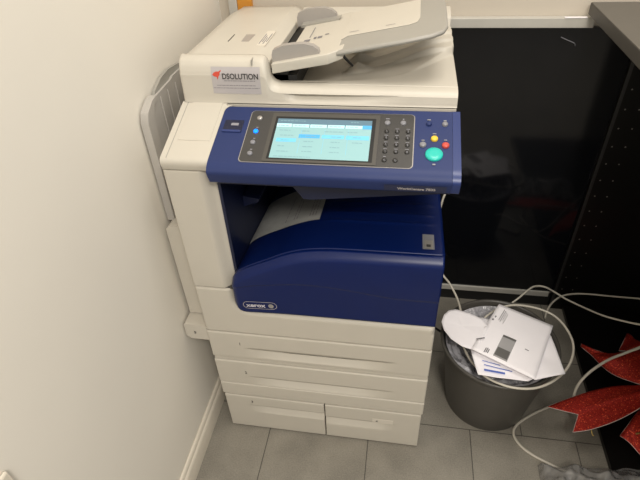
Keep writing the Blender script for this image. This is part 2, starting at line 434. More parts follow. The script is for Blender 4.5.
# --- top-left cover sloping up to the scanner
SL = .33; NL = math.sqrt(1+SL*SL)
def PF(x, s, n=0):              # panel plane: along the slope, up the normal
    return Vector((x, .01+s/NL-n*SL/NL, .965+s*SL/NL+n/NL))
def pyz(s, n=0): q = PF(0, s, n); return (q.y, q.z)
def arcpts(a, b, c, k=5):       # quadratic bezier
    return [tuple((1-t)**2*Vector(a)+2*t*(1-t)*Vector(b)+t*t*Vector(c)) for t in [i/k for i in range(k+1)]]
prof = [pyz(.155), *arcpts(pyz(-.008), pyz(-.020), (-.007, .946), 6), (-.002, .9335), (.2, .9335)]
b = MB(); b.prism(prof, 'x', .0035, .104, M['white'], True)
b.box(.0035, .104, .15, .63, .9335, 1.010, M['white'])
tl = b.build('top_left_cover', PR, bevel=.0025)
# service flap outline and the border line
def PM(x, s, n=.0005, rz=0): # matrix on the panel plane
    ex = Vector((1, 0, 0)); ey = Vector((0, 1, SL)).normalized(); ez = ex.cross(ey)
    Mx = Matrix((ex, ey, ez)).transposed().to_4x4(); Mx.translation = PF(x, s, n); return Mx
def pplate(mb, x0, x1, s0, s1, n0, n1, m):
    vs = [PF(x, s, n) for n in (n0, n1) for s in (s0, s1) for x in (x0, x1)]
    mb.add(vs, [(0, 2, 3, 1), (4, 5, 7, 6), (0, 1, 5, 4), (2, 6, 7, 3), (0, 4, 6, 2), (1, 3, 7, 5)], m)
fb = MB(); cr_ = .018; P_ = [(.1035, .1425), (.1035, .1425-cr_)]+[(.1045+cr_-cr_*math.cos(math.radians(a)), .1425-cr_+cr_*math.sin(math.radians(a))) for a in range(0, 91, 15)]
n_ = len(P_); vs_ = [PF(x, s, -.001) for x, s in P_]+[PF(x, s, .0012) for x, s in P_]
fb.add(vs_, [tuple(range(n_))[::-1], tuple(range(n_, 2*n_))]+[(i, (i+1) % n_, n_+(i+1) % n_, n_+i) for i in range(n_)], M['white'])
fb.build('corner_cover', tl)
fb = MB(); pplate(fb, .026, .095, .037, .150, -.0005, .0012, M['white'])
fb.build('service_flap', tl, bevel=.0006)
fb = MB(); pplate(fb, .0155, .0170, -.012, .155, -.001, .0003, M['grey']); fb.build('cover_joint', tl)

# --- scanner bed body behind the panel
b = MB(); b.box(.105, .583, .15, .63, .890, 1.0105, M['white']); b.box(.0036, .105, .151, .63, .9335, 1.0104, M['white'])
b.build('scanner_body', PR)

# --- blue output section
FT = [(.104, .645), (.112, .656), (.130, .672), (.16, .690), (.194, .707), (.235, .728), (.275, .742), (.315, .749), (.36, .752), (.60, .754)]
def ftop(x): return hermite(x, FT)
GR = [(.104, .626), (.15, .638), (.187, .644), (.25, .652), (.285, .653), (.34, .650), (.407, .641), (.45, .634), (.49, .629), (.60, .628)]
def cov(u, v):
    x = .1045+(.5835-.1045)*u
    zt = ftop(x); zb = .5425
    if x < .1325: zb += .028-math.sqrt(max(0, .028**2-(.1325-x)**2))
    z = zt+(zb-zt)*v
    d = zt-z
    y = -.002-.018*math.sin(min(1, d/.022)*math.pi/2)+.010*sst(.03, .21, d)
    g = hermite(x, GR)-z
    y += .0030*sst(-.002, .002, g)
    if x < .112: y += .005*(1-(x-.1045)/.0075)
    return (x, y, z)
b = MB(); b.grid(cov, 110, 64, M['blue'])
cover = b.build('front_cover', PR, solid=.004, merge=None, offset=1)
# flip check handled by recalculation in tray build
# output tray surface
def trz(x, y):
    z = ftop(x)-.10*max(0, y)-.0005
    z += .004*math.exp(-((y-.165)/.006)**2)*sst(.30, .33, x)*(1-sst(.555, .565, x))*.5
    z += .004*math.exp(-((y-.215)/.006)**2)*sst(.30, .33, x)*(1-sst(.555, .565, x))*.5
    z += .004*math.exp(-((y-.125)/.006)**2)*sst(.30, .33, x)*(1-sst(.555, .565, x))*.5
    z += .010*sst(.30, .5, y)
    return z
b = MB(); b.grid(lambda u, v: (.106+(.584-.106)*u, .004+.45*v, trz(.106+(.584-.106)*u, .004+.45*v)), 60, 100, M['blue'])
otr = b.build('output_tray', PR, solid=.006, merge=None)
# tray side and inner parts
b = MB()
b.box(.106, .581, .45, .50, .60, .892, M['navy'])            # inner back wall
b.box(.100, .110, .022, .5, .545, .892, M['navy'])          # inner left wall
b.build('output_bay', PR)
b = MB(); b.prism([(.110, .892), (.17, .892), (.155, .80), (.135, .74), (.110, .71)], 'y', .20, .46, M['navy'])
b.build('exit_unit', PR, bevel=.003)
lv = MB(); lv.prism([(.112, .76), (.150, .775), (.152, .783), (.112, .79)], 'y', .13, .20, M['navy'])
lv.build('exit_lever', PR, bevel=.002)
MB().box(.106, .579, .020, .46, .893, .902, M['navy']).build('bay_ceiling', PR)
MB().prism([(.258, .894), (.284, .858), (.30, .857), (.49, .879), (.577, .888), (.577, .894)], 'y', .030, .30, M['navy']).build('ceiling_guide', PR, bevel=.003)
b = MB(); b.box(.1005, .5815, .502, .63, .536, .8895, M['white']); b.build('rear_body', PR, bevel=.002)
# size sticker on tray
st = MB(); z_ = .748
def TS(x, y): return (x, y, trz(x, y)+.0012)
def quadT(mb, x0, x1, y0, y1, dz, m):
    mb.add([(x0, y0, trz(x0, y0)+dz), (x1, y0, trz(x1, y0)+dz), (x1, y1, trz(x1, y1)+dz), (x0, y1, trz(x0, y1)+dz)], [(0, 1, 2, 3)], m)
quadT(st, .538, .563, .020, .080, .0014, M['gkey'])
quadT(st, .541, .560, .022, .055, .0020, M['silver'])
quadT(st, .546, .555, .028, .038, .0024, M['dark'])
lab(st.build('icon_sticker', otr, merge=None), 'small grey pictogram sticker')
# front cover badge
bd = MB()
yb_ = -.0130
def badge_pt(x, z, dy=0): return (x, yb_+dy, z)
ang = -math.radians(0)
cx0, cx1, cz, rb = .1370, .1945, .5705, .0130
def oval(r, k=14):
    P = []
    for i in range(k+1): a = math.pi/2+math.pi*i/k; P.append((cx0+r*math.cos(a), cz+r*math.sin(a)))
    for i in range(k+1): a = -math.pi/2+math.pi*i/k; P.append((cx1+r*math.cos(a), cz+r*math.sin(a)))
    return P
O = oval(rb); I = oval(rb-.0014); n = len(O)
def covy(x, z):
    zt = ftop(x); d = zt-z
    return -.002-.018+.010*sst(.03, .21, d)+.003-.0010
vsb = [(p[0], covy(p[0], p[1]), p[1]) for p in O]+[(p[0], covy(p[0], p[1]), p[1]) for p in I]
bd.add(vsb, [(i, (i+1) % n, n+(i+1) % n, n+i) for i in range(n)], M['sticker'])
k0 = len(bd.v)
bd.text('xerox', .0185, Matrix.Translation((.1330, covy(.16, .556), .5657)) @ Matrix.Rotation(math.pi/2, 4, 'X'), M['paper'], bold=.0006, sx=1.02)
bd.v[k0:] = [(q[0], covy(q[0], q[2])-.0014, q[2]) for q in bd.v[k0:]]
k = 18
bd.add([(.1930+.0068*math.cos(2*math.pi*i/k), covy(.191, .5705)-.0006, .5705+.0068*math.sin(2*math.pi*i/k)) for i in range(k)], [tuple(range(k))], M['silver'])
lab(bd.build('maker_badge', cover, merge=None), 'silver oval badge with lettering and a ball')

# --- control panel
prof = [pyz(.142), *arcpts(pyz(-.012), pyz(-.030), (-.0235, .943), 8), (-.0225, .938), (-.0145, .917), (-.010, .9145), (.04, .9125), (.14, .91)]
b = MB(); b.prism(prof, 'x', .1045, .5752, M['panel_blue'], True)
CP = b.build('control_panel', PR, bevel=.003, seg=3)
b = MB(); b.prism(prof, 'x', .5756, .5905, M['cap_blue'], True); lab(b.build('end_cap', CP, bevel=.002), 'brighter blue end cap')
def rrect(x0, x1, s0, s1, r, k=5):
    P = []
    for cx_, cs, a0 in ((x1-r, s1-r, 0), (x0+r, s1-r, 90), (x0+r, s0+r, 180), (x1-r, s0+r, 270)):
        for i in range(k+1): a = math.radians(a0+90*i/k); P.append((cx_+r*math.cos(a), cs+r*math.sin(a)))
    return P
def pslab(mb, P, n0, n1, m):
    n = len(P); vs = [PF(x, s, n0) for x, s in P]+[PF(x, s, n1) for x, s in P]
    mb.add(vs, [tuple(range(n))[::-1], tuple(range(n, 2*n))]+[(i, (i+1) % n, n+(i+1) % n, n+i) for i in range(n)], m)
b = MB(); pslab(b, rrect(.1655, .5030, -.0155, .1285, .009), -.001, .0008, M['silver']); lab(b.build('bezel_trim', CP), 'thin silver outline')
b = MB(); pslab(b, rrect(.1672, .5012, -.0140, .1272, .008), -.001, .0016, M['bezel']); b.build('bezel', CP)
b = MB(); pslab(b, rrect(.2135, .4340, -.0125, .1210, .002), .0010, .0030, M['bezel_in']); b.build('screen_frame', CP)
b = MB(); pslab(b, rrect(.2215, .4265, -.0065, .1105, .001), .0028, .0034, M['black']); b.build('screen_border', CP)
# touchscreen
sc_ = MB()
X0, X1, S0, S1 = .2268, .4192, -.0040, .1040
def sq(u0, u1, v0, v1, n, m):
    xa, xb = X0+(X1-X0)*u0, X0+(X1-X0)*u1; sa, sb = S1-(S1-S0)*v1, S1-(S1-S0)*v0
    sc_.add([PF(xa, sa, n), PF(xb, sa, n), PF(xb, sb, n), PF(xa, sb, n)], [(0, 1, 2, 3)], m)
sq(0, 1, 0, 1, .0038, M['scr_bg'])
sq(0, 1, 0, .13, .0039, M['scr_top']); sq(0, .16, .13, .22, .0039, M['scr_tab']); sq(.17, .99, .13, .22, .0039, M['scr_top'])
for i in range(4): sq(.172+i*.186, .172+i*.186+.176, .14, .22, .0040, M['scr_tab'])
sq(.905, 1, .13, .225, .0041, M['scr_blue'])
for i in range(4):
    u = .045+i*.245
    if i: sq(u-.012, u-.010, .26, .88, .0040, M['scr_sel'])
sq(.03, .24, .51, .60, .0040, M['scr_sel'])
sq(.26, .48, .40, .49, .0040, M['scr_blue']); sq(.50, .73, .40, .49, .0040, M['scr_sel']); sq(.75, .985, .40, .50, .0040, M['scr_sel'])
rnd = random.Random(3)
def tline(u0, u1, v, h=.014):
    u = u0
    while u < u1:
        l = rnd.uniform(.015, .05); sq(u, min(u+l, u1), v, v+h, .0042, M['scr_ink']); u += l+.008
tline(.03, .30, .05, .018); tline(.78, .86, .05, .018)
for i in range(4): tline(.19+i*.186, .19+i*.186+.12, .175)
tline(.02, .13, .18)
tline(.04, .16, .30); tline(.28, .36, .31); tline(.52, .72, .31); tline(.76, .86, .31)
tline(.06, .20, .43); tline(.08, .16, .55); tline(.06, .13, .70); tline(.06, .18, .83)
tline(.33, .44, .44); tline(.60, .70, .44); tline(.82, .90, .44)
for v in (.57, .70, .82): tline(.32, .42, v); tline(.60, .70, v)
tline(.82, .92, .57); tline(.04, .42, .955, .012)
lab(sc_.build('touchscreen', CP, merge=None), 'lit pale cyan touchscreen with menu tabs')
# keys
def pcyl(mb, x, s, r, n0, n1, m, k=18, dome=.0):
    rings = [(r, n0), (r, n1*.7), (r*.88, n1), (r*.5, n1+dome)]
    vs = [PF(x+q*math.cos(2*math.pi*i/k), s+q*math.sin(2*math.pi*i/k), h) for q, h in rings for i in range(k)]
    fs = [(j*k+i, j*k+(i+1) % k, (j+1)*k+(i+1) % k, (j+1)*k+i) for j in range(3) for i in range(k)]
    mb.add(vs, fs, m, True); mb.add(vs[-k:], [tuple(range(k))], m)
xs = (.4490, .4695, .4905)
digits = ['1', '2', '3', '4', '5', '6', '7', '8', '9', '*', '0', '#']
keys = []
for r_ in range(4):
    for c_ in range(3): keys.append((xs[c_], .0780-r_*.0180, .0046, 'key', digits[r_*3+c_]))
keys[0:0] = []
for (x, s, r, nm, ch) in keys:
    mb = MB(); pcyl(mb, x, s, r, .001, .0040, M['key'])
    mb.text(ch, .0062, PM(x-.0017, s-.0020, .0042), M['mark'], extrude=.0001)
    mb.build('number_key', CP, merge=None)
for x in (xs[0], xs[1]):
    mb = MB(); pcyl(mb, x, .0025, .0050, .001, .0040, M['key']); mb.text('c', .0062, PM(x-.0017, .0005, .0042), M['mark'], extrude=.0001); mb.build('number_key', CP, merge=None)
def pmark(x, s, w_=.006, h_=.0014, n=.0018):
    pmk = MB(); pslab(pmk, rrect(x-w_/2, x+w_/2, s-h_/2, s+h_/2, h_*.3, 2), .0005, n, M['mark']); pmk.build('printed_icon', CP)
for r_ in range(4):
    for c_ in range(3):
        if r_ or c_: pmark(xs[c_], .0780-r_*.0180+.0078, .0070, .0012)
pmark(xs[0], .0120, .005); pmark(.4492, .1135, .008, .002); pmark(.4802, .1135, .003, .003)
for s in (.078, .047, .017): pmark(.1866, s+.0005, .0045, .0018)
pmark(.5302, .114, .007, .0024); pmark(.561, .1125, .006, .0024); pmark(.5411, .076, .007, .0020); pmark(.5197, .058, .006, .0020); pmark(.562, .060, .006, .002); pmark(.5409, -.003, .006, .003)
def key(name, x, s, r, m, label=None, h=.0045):
    mb = MB(); pcyl(mb, x, s, r, -.0005, h, m, 24, dome=.0006); o = mb.build(name, CP, merge=None)
    if label: lab(o, label)
    return o
key('round_key', .4492, .1012, .0058, M['gkey']); key('round_key', .4802, .1019, .0058, M['gkey'])
key('round_key', .1866, .1050, .0056, M['silver'], 'silver power key')
key('indicator_lamp', .1858, .0669, .0048, M['led'], 'glowing blue indicator')
key('round_key', .1861, .0361, .0054, M['gkey']); key('round_key', .1864, .0064, .0054, M['gkey'])
key('round_key', .5302, .103, .0056, M['panel_blue'], 'blue key'); key('round_key', .561, .1025, .0056, M['gkey'])
key('round_key', .5411, .0625, .0068, M['yellow'], 'yellow key'); key('round_key', .562, .0460, .0070, M['red'], 'red stop key')
key('round_key', .5197, .0459, .0064, M['gkey'], 'grey key'); key('start_key', .5409, .022, .0165, M['green'], 'large turquoise start key')
# socket recess at left of panel
b = MB(); pslab(b, rrect(.114, .1545, .064, .099, .002), -.0005, .0006, M['navy']); us = b.build('usb_port_cover', CP)
b = MB(); pslab(b, rrect(.129, .145, .083, .090, .001), .0005, .0012, M['mark']); b.build('port_icon', us)
b = MB(); pslab(b, rrect(.114, .153, .064, .070, .001), .0005, .0020, M['cap_blue']); b.build('port_lip', us)
# model name plate on the front lip
def LIP(x, t, out=.0006):   # t 0..1 down the lip
    a = Vector((0, -.0225, .938)); c = Vector((0, -.0145, .917)); p = a+(c-a)*t; nrm = Vector((0, -.021, -.008)).normalized()
    return Vector((x, p.y, p.z))+nrm*out
b = MB(); b.add([LIP(.452, .88), LIP(.567, .88), LIP(.567, .10), LIP(.452, .10)], [(0, 1, 2, 3)], M['plate'])
ex = Vector((1, 0, 0)); ey = (LIP(0, 0)-LIP(0, 1)).normalized(); ez = ex.cross(ey)
Mx = Matrix((ex, ey, ez)).transposed().to_4x4(); Mx.translation = LIP(.477, .68, .0012)
b.text('WorkCentre 7835', .0092, Mx, M['sticker'], extrude=.0001, bold=.00025)
lab(b.build('model_plate', CP, merge=None), 'dark strip with the model lettering')

# --- document feeder lid
DF = empty('document_feeder', (.29, .4, 1.013)); DF.parent = PR; DF.matrix_parent_inverse = Matrix.Translation(-PR.location)
ZT = [(.0, 1.103), (.182, 1.103), (.189, 1.101), (.194, 1.094), (.1965, 1.082), (.1985, 1.068), (.202, 1.058), (.208, 1.052), (.219, 1.048), (.240, 1.0465), (.30, 1.0455), (.60, 1.043)]
def lens(x, z):   # hand recess under the lid edge
    if not (.225 < x < .49): return 0
    t = sst(.225, .27, x)*(1-sst(.30, .49, x)); zt = 1.0335; h = .018
    return .018*t*(1-(zt-z)/h)**1.2 if zt-h < z < zt else 0
SEC = [(0, 0), (.0010, .05), (.0015, .10), (.0018, .15), (.002, .2), (.0022, .25), (.0025, .3), (.0028, .35), (.003, .4), (.0033, .45), (.0035, .5), (.0038, .55), (.004, .6), (.0041, .64), (.0047, .66), (.006, .72), (.010, .84), (.016, .93), (.026, .985), (.040, 1.0)]
def rimsec(u, v):
    x = .006+(W-.002-.006)*u
    zt = interp(x, ZT); q = v*(len(SEC)-1); i = min(int(q), len(SEC)-2); t = q-i
    yy = SEC[i][0]*(1-t)+SEC[i+1][0]*t; ff = SEC[i][1]*(1-t)+SEC[i+1][1]*t
    z = 1.013+(zt-1.013)*ff
    y = .152+yy+lens(x, z)
    e = .006
    if x < .006+e: y += e-math.sqrt(max(0, e*e-(.006+e-x)**2))
    return (x, y, z)
b = MB(); b.grid(rimsec, 330, 60, M['white'])
# back skirt of the rim and ends
def rimback(u, v):
    x = .006+(W-.002-.006)*u; zt = interp(x, ZT); return (x, .192, zt-(zt-1.012)*v)
b.grid(rimback, 330, 1, M['white'])
for x in (.006, W-.002):
    zt = interp(x, ZT)
    P = [(x, .152+s[0]+(0.006 if x < .1 else 0), 1.013+(zt-1.013)*s[1]) for s in SEC]+[(x, .192, zt), (x, .192, 1.013)]
    b.add(P, [tuple(range(len(P)))], M['white'])
fl = b.build('lid_front_rim', DF, merge=True)
# base slab of lid
b = MB(); b.box(.006, W-.002, .19, .636, 1.0115, 1.022, M['white']); b.build('lid_base', DF, bevel=.002)
# feeder cover (raised left block)
def fc(u, v):
    U = [0, .004, .010, .085, .155, .163, .167, .186, .190, .1905]; Z = [-.070, -.010, -.001, 0, 0, -.0005, -.002, -.012, -.0135, -.030]
    q = u*(len(U)-1); i = min(int(q), len(U)-2); t = q-i
    x = .006+U[i]*(1-t)+U[i+1]*t; z = 1.1025+Z[i]*(1-t)+Z[i+1]*t
    y = .188+(.634-.188)*v
    z -= .010*sst(.7, 1, v)
    x += .0*v
    return (x, y, z)
b = MB(); b.grid(fc, 36, 16, M['white'])
b.add([fc(i/36, 1) for i in range(37)]+[(.21, .634, 1.02), (.006, .634, 1.02)], [tuple(range(39))], M['white'])
cv = b.build('feeder_cover', DF, merge=True)
MB().box(.0805, .0825, .279, .330, 1.1015, 1.1032, M['dark']).build('cover_slot', cv)
MB().prism([(.112, .279), (.129, .279), (.131, .330), (.110, .330)], 'z', 1.1015, 1.1032, M['side_grey']).build('sensor_window', cv)
lbm = MB(); lbm.box(.154, .174, .250, .358, 1.1015, 1.1032, M['white_panel'])
for i in range(4): lbm.box(.156+.0045*i, .158+.0045*i, .262+.012*(i % 2), .335-.014*(i % 3), 1.1032, 1.1034, M['ink'])
lab(lbm.build('instruction_label', cv), 'small printed label along the cover edge')
# slit mark on front
MB().prism([(.1660, .16), (.1680, .16), (.1655, .2), (.1635, .2)], 'z', 1.090, 1.1015, M['grey']).build('cover_catch', cv)
# reseller sticker on front of the lid
def SK(x, z, out=.0007):
    ff = (z-1.013)/(.090)
    for i in range(len(SEC)-1):
        if SEC[i][1] <= ff <= SEC[i+1][1]:
            t = (ff-SEC[i][1])/(SEC[i+1][1]-SEC[i][1]); yy = SEC[i][0]*(1-t)+SEC[i+1][0]*t; break
    return (x, .152+yy-out, z)
b = MB()
zs_ = [1.031+(1.0855-1.031)*i/8 for i in range(9)]
for a_, c_ in zip(zs_, zs_[1:]): b.add([SK(.078, a_+.002), SK(.183, a_+.002), SK(.183, c_+.002), SK(.078, c_+.002)], [(0, 1, 2, 3)], M['sticker'])
def SM(x, z, out=.0012):
    p = Vector(SK(x, z, out)); up = (Vector(SK(x, z+.006, out))-p).normalized(); ex = Vector((1, 0, 0)); Mx = Matrix((ex, up, ex.cross(up))).transposed().to_4x4(); Mx.translation = p; return Mx
b.text('DSOLUTION', .0165, SM(.1010, 1.0640, .0014), M['dark'], extrude=.0001, bold=.0003, sx=.84)
# red leaping emblem
em = [(.0805, .0015), (.0835, .0060), (.089, .0085), (.0945, .0085), (.0995, .0115), (.0998, .0095), (.0968, .0065), (.0965, .0020), (.0935, -.0020), (.0918, -.0075), (.0905, -.0085), (.0898, -.0030), (.0845, -.0015)]
b.add([Vector(SK(x, 1.0705+z*.95, .0010)) for x, z in em], [tuple(range(len(em)))], M['logo_red'])
rnd = random.Random(9)
def bars(x0, x1, z, h):
    x = x0
    while x < x1:
        l = rnd.uniform(.003, .010); xe = min(x+l, x1)
        b.add([SK(x, z, .0010), SK(xe, z, .0010), SK(xe, z+h, .0010), SK(x, z+h, .0010)], [(0, 1, 2, 3)], M['ink']); x = xe+.001
bars(.105, .172, 1.0595, .0014); bars(.088, .172, 1.0500, .0012); bars(.080, .180, 1.0445, .0012)
lab(b.build('dealer_sticker', DF, merge=None), 'silver sticker with dark lettering and a small red emblem')

# back ridge and right rim
b = MB(); b.prism([(.545, 1.022), (.560, 1.078), (.575, 1.088), (.632, 1.090), (.636, 1.022)], 'x', .19, .582, M['white'], False)
b.build('rear_ridge', DF, bevel=.003)
# output floor with ridges
def ofl(u, v):
    x = .20+(.584-.20)*u; y = .185+(.56-.185)*v
    yb0 = interp(x, [(.2, .20), (.36, .208), (.43, .225), (.50, .27), (.584, .385)])
    base = interp(x, [(.2, 1.002), (.30, 1.006), (.40, 1.018), (.50, 1.034), (.584, 1.046)])+.012
    t = sst(yb0-.002, yb0+.016, y)
    top = interp(x, [(.2, 1.046), (.6, 1.0435)])
    z = top*(1-t)+base*t
    for yc, yr in ((.315, .385), (.385, .45), (.45, .51)):
        yl = yc+(yr-yc)*sst(.37, .58, x)
        z += t*.009*sst(.42, .55, x)*max(0, 1-abs(y-yl)/.014)
        z += t*(.004*sst(.33, .36, x)+.020*max(0, 1-abs(x-.368)/.034))*max(0, 1-abs(y-yl)/.016)
    return (x, y, min(z, 1.062))
b = MB(); b.grid(ofl, 130, 130, M['white']); b.build('sheet_catch_tray', DF, solid=.004, merge=None)
# feed slot
b = MB(); b.box(.190, .232, .20, .50, 1.040, 1.070, M['black']); b.box(.19, .25, .20, .50, 1.024, 1.058, M['black'])
b.build('feed_slot', DF)
# document tray
TZ = lambda x: 1.083+.178*(x-.18)
def slab(mb, P, th, m):
    n = len(P); vs = [(x, y, TZ(x)-th) for x, y in P]+[(x, y, TZ(x)) for x, y in P]
    mb.add(vs, [tuple(range(n))[::-1], tuple(range(n, 2*n))]+[(i, (i+1) % n, n+(i+1) % n, n+i) for i in range(n)], m)
b = MB()
slab(b, [(.228, .212), (.228, .49), (.34, .49), (.34, .212)], .012, M['white'])
def raised(P, z0, z1, m):
    n = len(P); vs = [(x, y, TZ(x)+z0) for x, y in P]+[(x, y, TZ(x)+z1) for x, y in P]
    b.add(vs, [tuple(range(n))[::-1], tuple(range(n, 2*n))]+[(i, (i+1) % n, n+(i+1) % n, n+i) for i in range(n)], m)
raised([(.203, .178), (.203, .215), (.325, .215), (.350, .230), (.350, .198), (.322, .178)], -.020, .001, M['white'])
dt = b.build('document_tray', DF, bevel=.002)
mk = MB()
def tmark(x0, x1, y0, y1, m):
    mk.add([(x0, y0, TZ(x0)+.0008), (x1, y0, TZ(x1)+.0008), (x1, y1, TZ(x1)+.0008), (x0, y1, TZ(x0)+.0008)], [(0, 1, 2, 3)], m)
tmark(.249, .263, .297, .312, M['ink']); tmark(.270, .276, .308, .322, M['ink']); tmark(.279, .289, .308, .322, M['ink']); tmark(.294, .303, .325, .332, M['ink'])
tmark(.258, .260, .325, .405, M['ink']); tmark(.257, .259, .255, .280, M['ink'])
mk.build('tray_markings', DF, merge=None)
def guide(y0, y1, name, H):
    mb = MB()
    P = [(.203, TZ(.203)-.004), (.203, TZ(.203)+H*.55), (.206, TZ(.206)+H*.80), (.214, TZ(.2)+H*.95), (.228, TZ(.22)+H), (.250, TZ(.24)+H*.98), (.272, TZ(.27)+H*.84), (.290, TZ(.29)+H*.60), (.301, TZ(.30)+H*.30), (.304, TZ(.304)-.002)]
    mb.prism(P, 'y', y0, y1, M['side_grey'])
    return mb.build(name, DF, bevel=.0015)
guide(.190, .206, 'paper_guide', .031)
g2 = guide(.462, .478, 'paper_guide', .034)
MB().prism([(.218, TZ(.22)), (.310, TZ(.31)), (.316, TZ(.316)+.004), (.218, TZ(.22)+.004)], 'y', .435, .462, M['grey']).build('guide_foot', DF, bevel=.001)
# extension tray: grey with white label panel
b = MB()
P = [(.336, .187), (.47, .185), (.525, .190), (.548, .205), (.556, .235), (.558, .42), (.55, .475), (.336, .475)]
slab(b, P, .010, M['grey'])
ext = b.build('tray_extension', DF, bevel=.006, seg=3)
b = MB()
n_ = [(.338, .262), (.350, .282), (.480, .282), (.496, .292), (.502, .32), (.502, .476), (.338, .476)]
vs = [(x, y, TZ(x)+.0002) for x, y in n_]+[(x, y, TZ(x)+.0015) for x, y in n_]; n = len(n_)
b.add(vs, [tuple(range(n))[::-1], tuple(range(n, 2*n))]+[(i, (i+1) % n, n+(i+1) % n, n+i) for i in range(n)], M['white'])
for x0 in (.352, .43): b.add([(x0, .303, TZ(x0)+.0020), (x0+.02, .303, TZ(x0+.02)+.0020), (x0+.02, .3055, TZ(x0+.02)+.0020), (x0, .3055, TZ(x0)+.0020)], [(0, 1, 2, 3)], M['ink'])
lab(b.build('extension_plate', DF, bevel=.0006), 'cream plate on the grey tray extension')
b = MB(); b.tube([(0.333,0.250,1.099), (0.348,0.250,1.078), (0.363,0.260,1.058)], .003, M['key'], 6, 3); b.build('tray_strut', DF)

# --- side parts at the left
b = MB(); b.prism([(-.058, .46), (0, .46), (0, .752), (-.048, .752), (-.058, .742)], 'y', .045, .52, M['white'])
b.build('side_cover', PR, bevel=.004)
b = MB(); b.prism([(-.0625, .412), (-.050, .402), (0, .402), (0, .456), (-.0625, .456)], 'y', .004, .52, M['white'])
sb = b.build('side_base_cover', PR, bevel=.003)
lab(MB().text('5', .013, FX(-.038, .424, .0030), M['dark']).build('number_label', sb, merge=None), 'drawer number 5')
# folded-up bypass tray
b = MB()
b.prism([(.115, .745), (.115, 1.008), (.135, 1.027), (.232, 1.032), (.242, 1.036), (.30, 1.036), (.40, 1.02), (.50, 1.0), (.50, .745)], 'x', -.0575, -.052, M['tray_side'])
b.prism([(.075, .745), (.075, .995), (.085, 1.015), (.115, 1.030), (.135, 1.034), (.135, 1.026), (.118, 1.018), (.106, .995), (.106, .745)], 'x', -.0635, -.046, M['tray_side'])
for yy in (.16, .20, .245, .30): b.box(-.052, -.0495, yy, yy+.003, .75, 1.02, M['tray_side'])
fl_ = b.build('bypass_tray', PR, bevel=.002)
b = MB(); b.prism([(.150, 1.022), (.158, 1.034), (.199, 1.048), (.241, 1.052), (.30, 1.046), (.33, 1.035), (.33, 1.02)], 'x', -.0645, -.0580, M['grey'])
b.build('tray_extension', fl_, bevel=.0015)

# --- sheet of paper in the output tray
def sheet(u, v):
    x = .112+(.297-.112)*u; y = .126+.205*v
    z = trz(x, y)+.0045
    z = z if x > .125 else z
    return (x, y-.004*(1-u), z+.003*math.sin(u*6)*.5)
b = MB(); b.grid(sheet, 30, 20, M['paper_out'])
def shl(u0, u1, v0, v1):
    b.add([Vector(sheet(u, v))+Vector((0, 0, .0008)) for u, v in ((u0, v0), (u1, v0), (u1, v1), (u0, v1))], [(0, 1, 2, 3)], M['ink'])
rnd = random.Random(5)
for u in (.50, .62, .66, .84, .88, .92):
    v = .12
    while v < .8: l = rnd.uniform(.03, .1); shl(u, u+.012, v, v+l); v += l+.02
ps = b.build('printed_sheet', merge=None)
tag(ps, 'single printed sheet of paper lying in the blue output tray', 'paper')

# ================================================================ bin and contents
bc = (.797, .205, 0)
BN = empty('waste_bin', bc, 'round dark grey plastic waste bin between printer and counter', 'bin')
pr_ = [(.0, .004), (.119, .004), (.122, .0), (.1245, .004), (.1575, .262), (.1585, .268), (.1670, .270), (.1685, .2765), (.1670, .281), (.1610, .281), (.1585, .276), (.1545, .262), (.1215, .010), (0, .010)]
b = MB(); b.lathe(bc, pr_, 72, M['bin']); b.build('bucket', BN, merge=True)
# liner crumpled inside
def liner(u, v):
    a = 2*math.pi*u; r = .152*(1-v*.97)
    z = .266-.022*sst(0, .2, v)-.02*sst(.2, .5, v)+.030*noise.noise(Vector((math.cos(a)*r*38, math.sin(a)*r*38, 2)))*sst(0, .12, v)+.012*noise.noise(Vector((math.cos(a)*r*95, math.sin(a)*r*95, 4)))*sst(0, .12, v)
    return (bc[0]+r*math.cos(a), bc[1]+r*math.sin(a), z)
b = MB(); b.grid(liner, 110, 36, M['liner']); 
ln = b.build('bin_liner', merge=True); tag(ln, 'crumpled clear plastic liner inside the grey waste bin', 'bin liner')

def polysheet(mb, P, m, zf=lambda x, y: 0, rings=8, sub=5):
    Q = []
    for i in range(len(P)):
        a = Vector(P[i]); c = Vector(P[(i+1) % len(P)])
        for k in range(sub): Q.append(a+(c-a)*k/sub)
    ce = sum(Q, Vector())/len(Q); n = len(Q); vs = []
    for j in range(rings):
        t = 1-j/rings
        for q in Q:
            p = ce+(q-ce)*t; vs.append((p.x, p.y, p.z+zf(p.x, p.y)))
    vs.append((ce.x, ce.y, ce.z+zf(ce.x, ce.y)))
    fs = [(j*n+i, j*n+(i+1) % n, (j+1)*n+(i+1) % n, (j+1)*n+i) for j in range(rings-1) for i in range(n)]
    fs += [((rings-1)*n+i, (rings-1)*n+(i+1) % n, rings*n) for i in range(n)]
    mb.add(vs, fs, m, True)
wob = lambda a, s, o: (lambda x, y: a*noise.noise(Vector((x*s, y*s, o))))
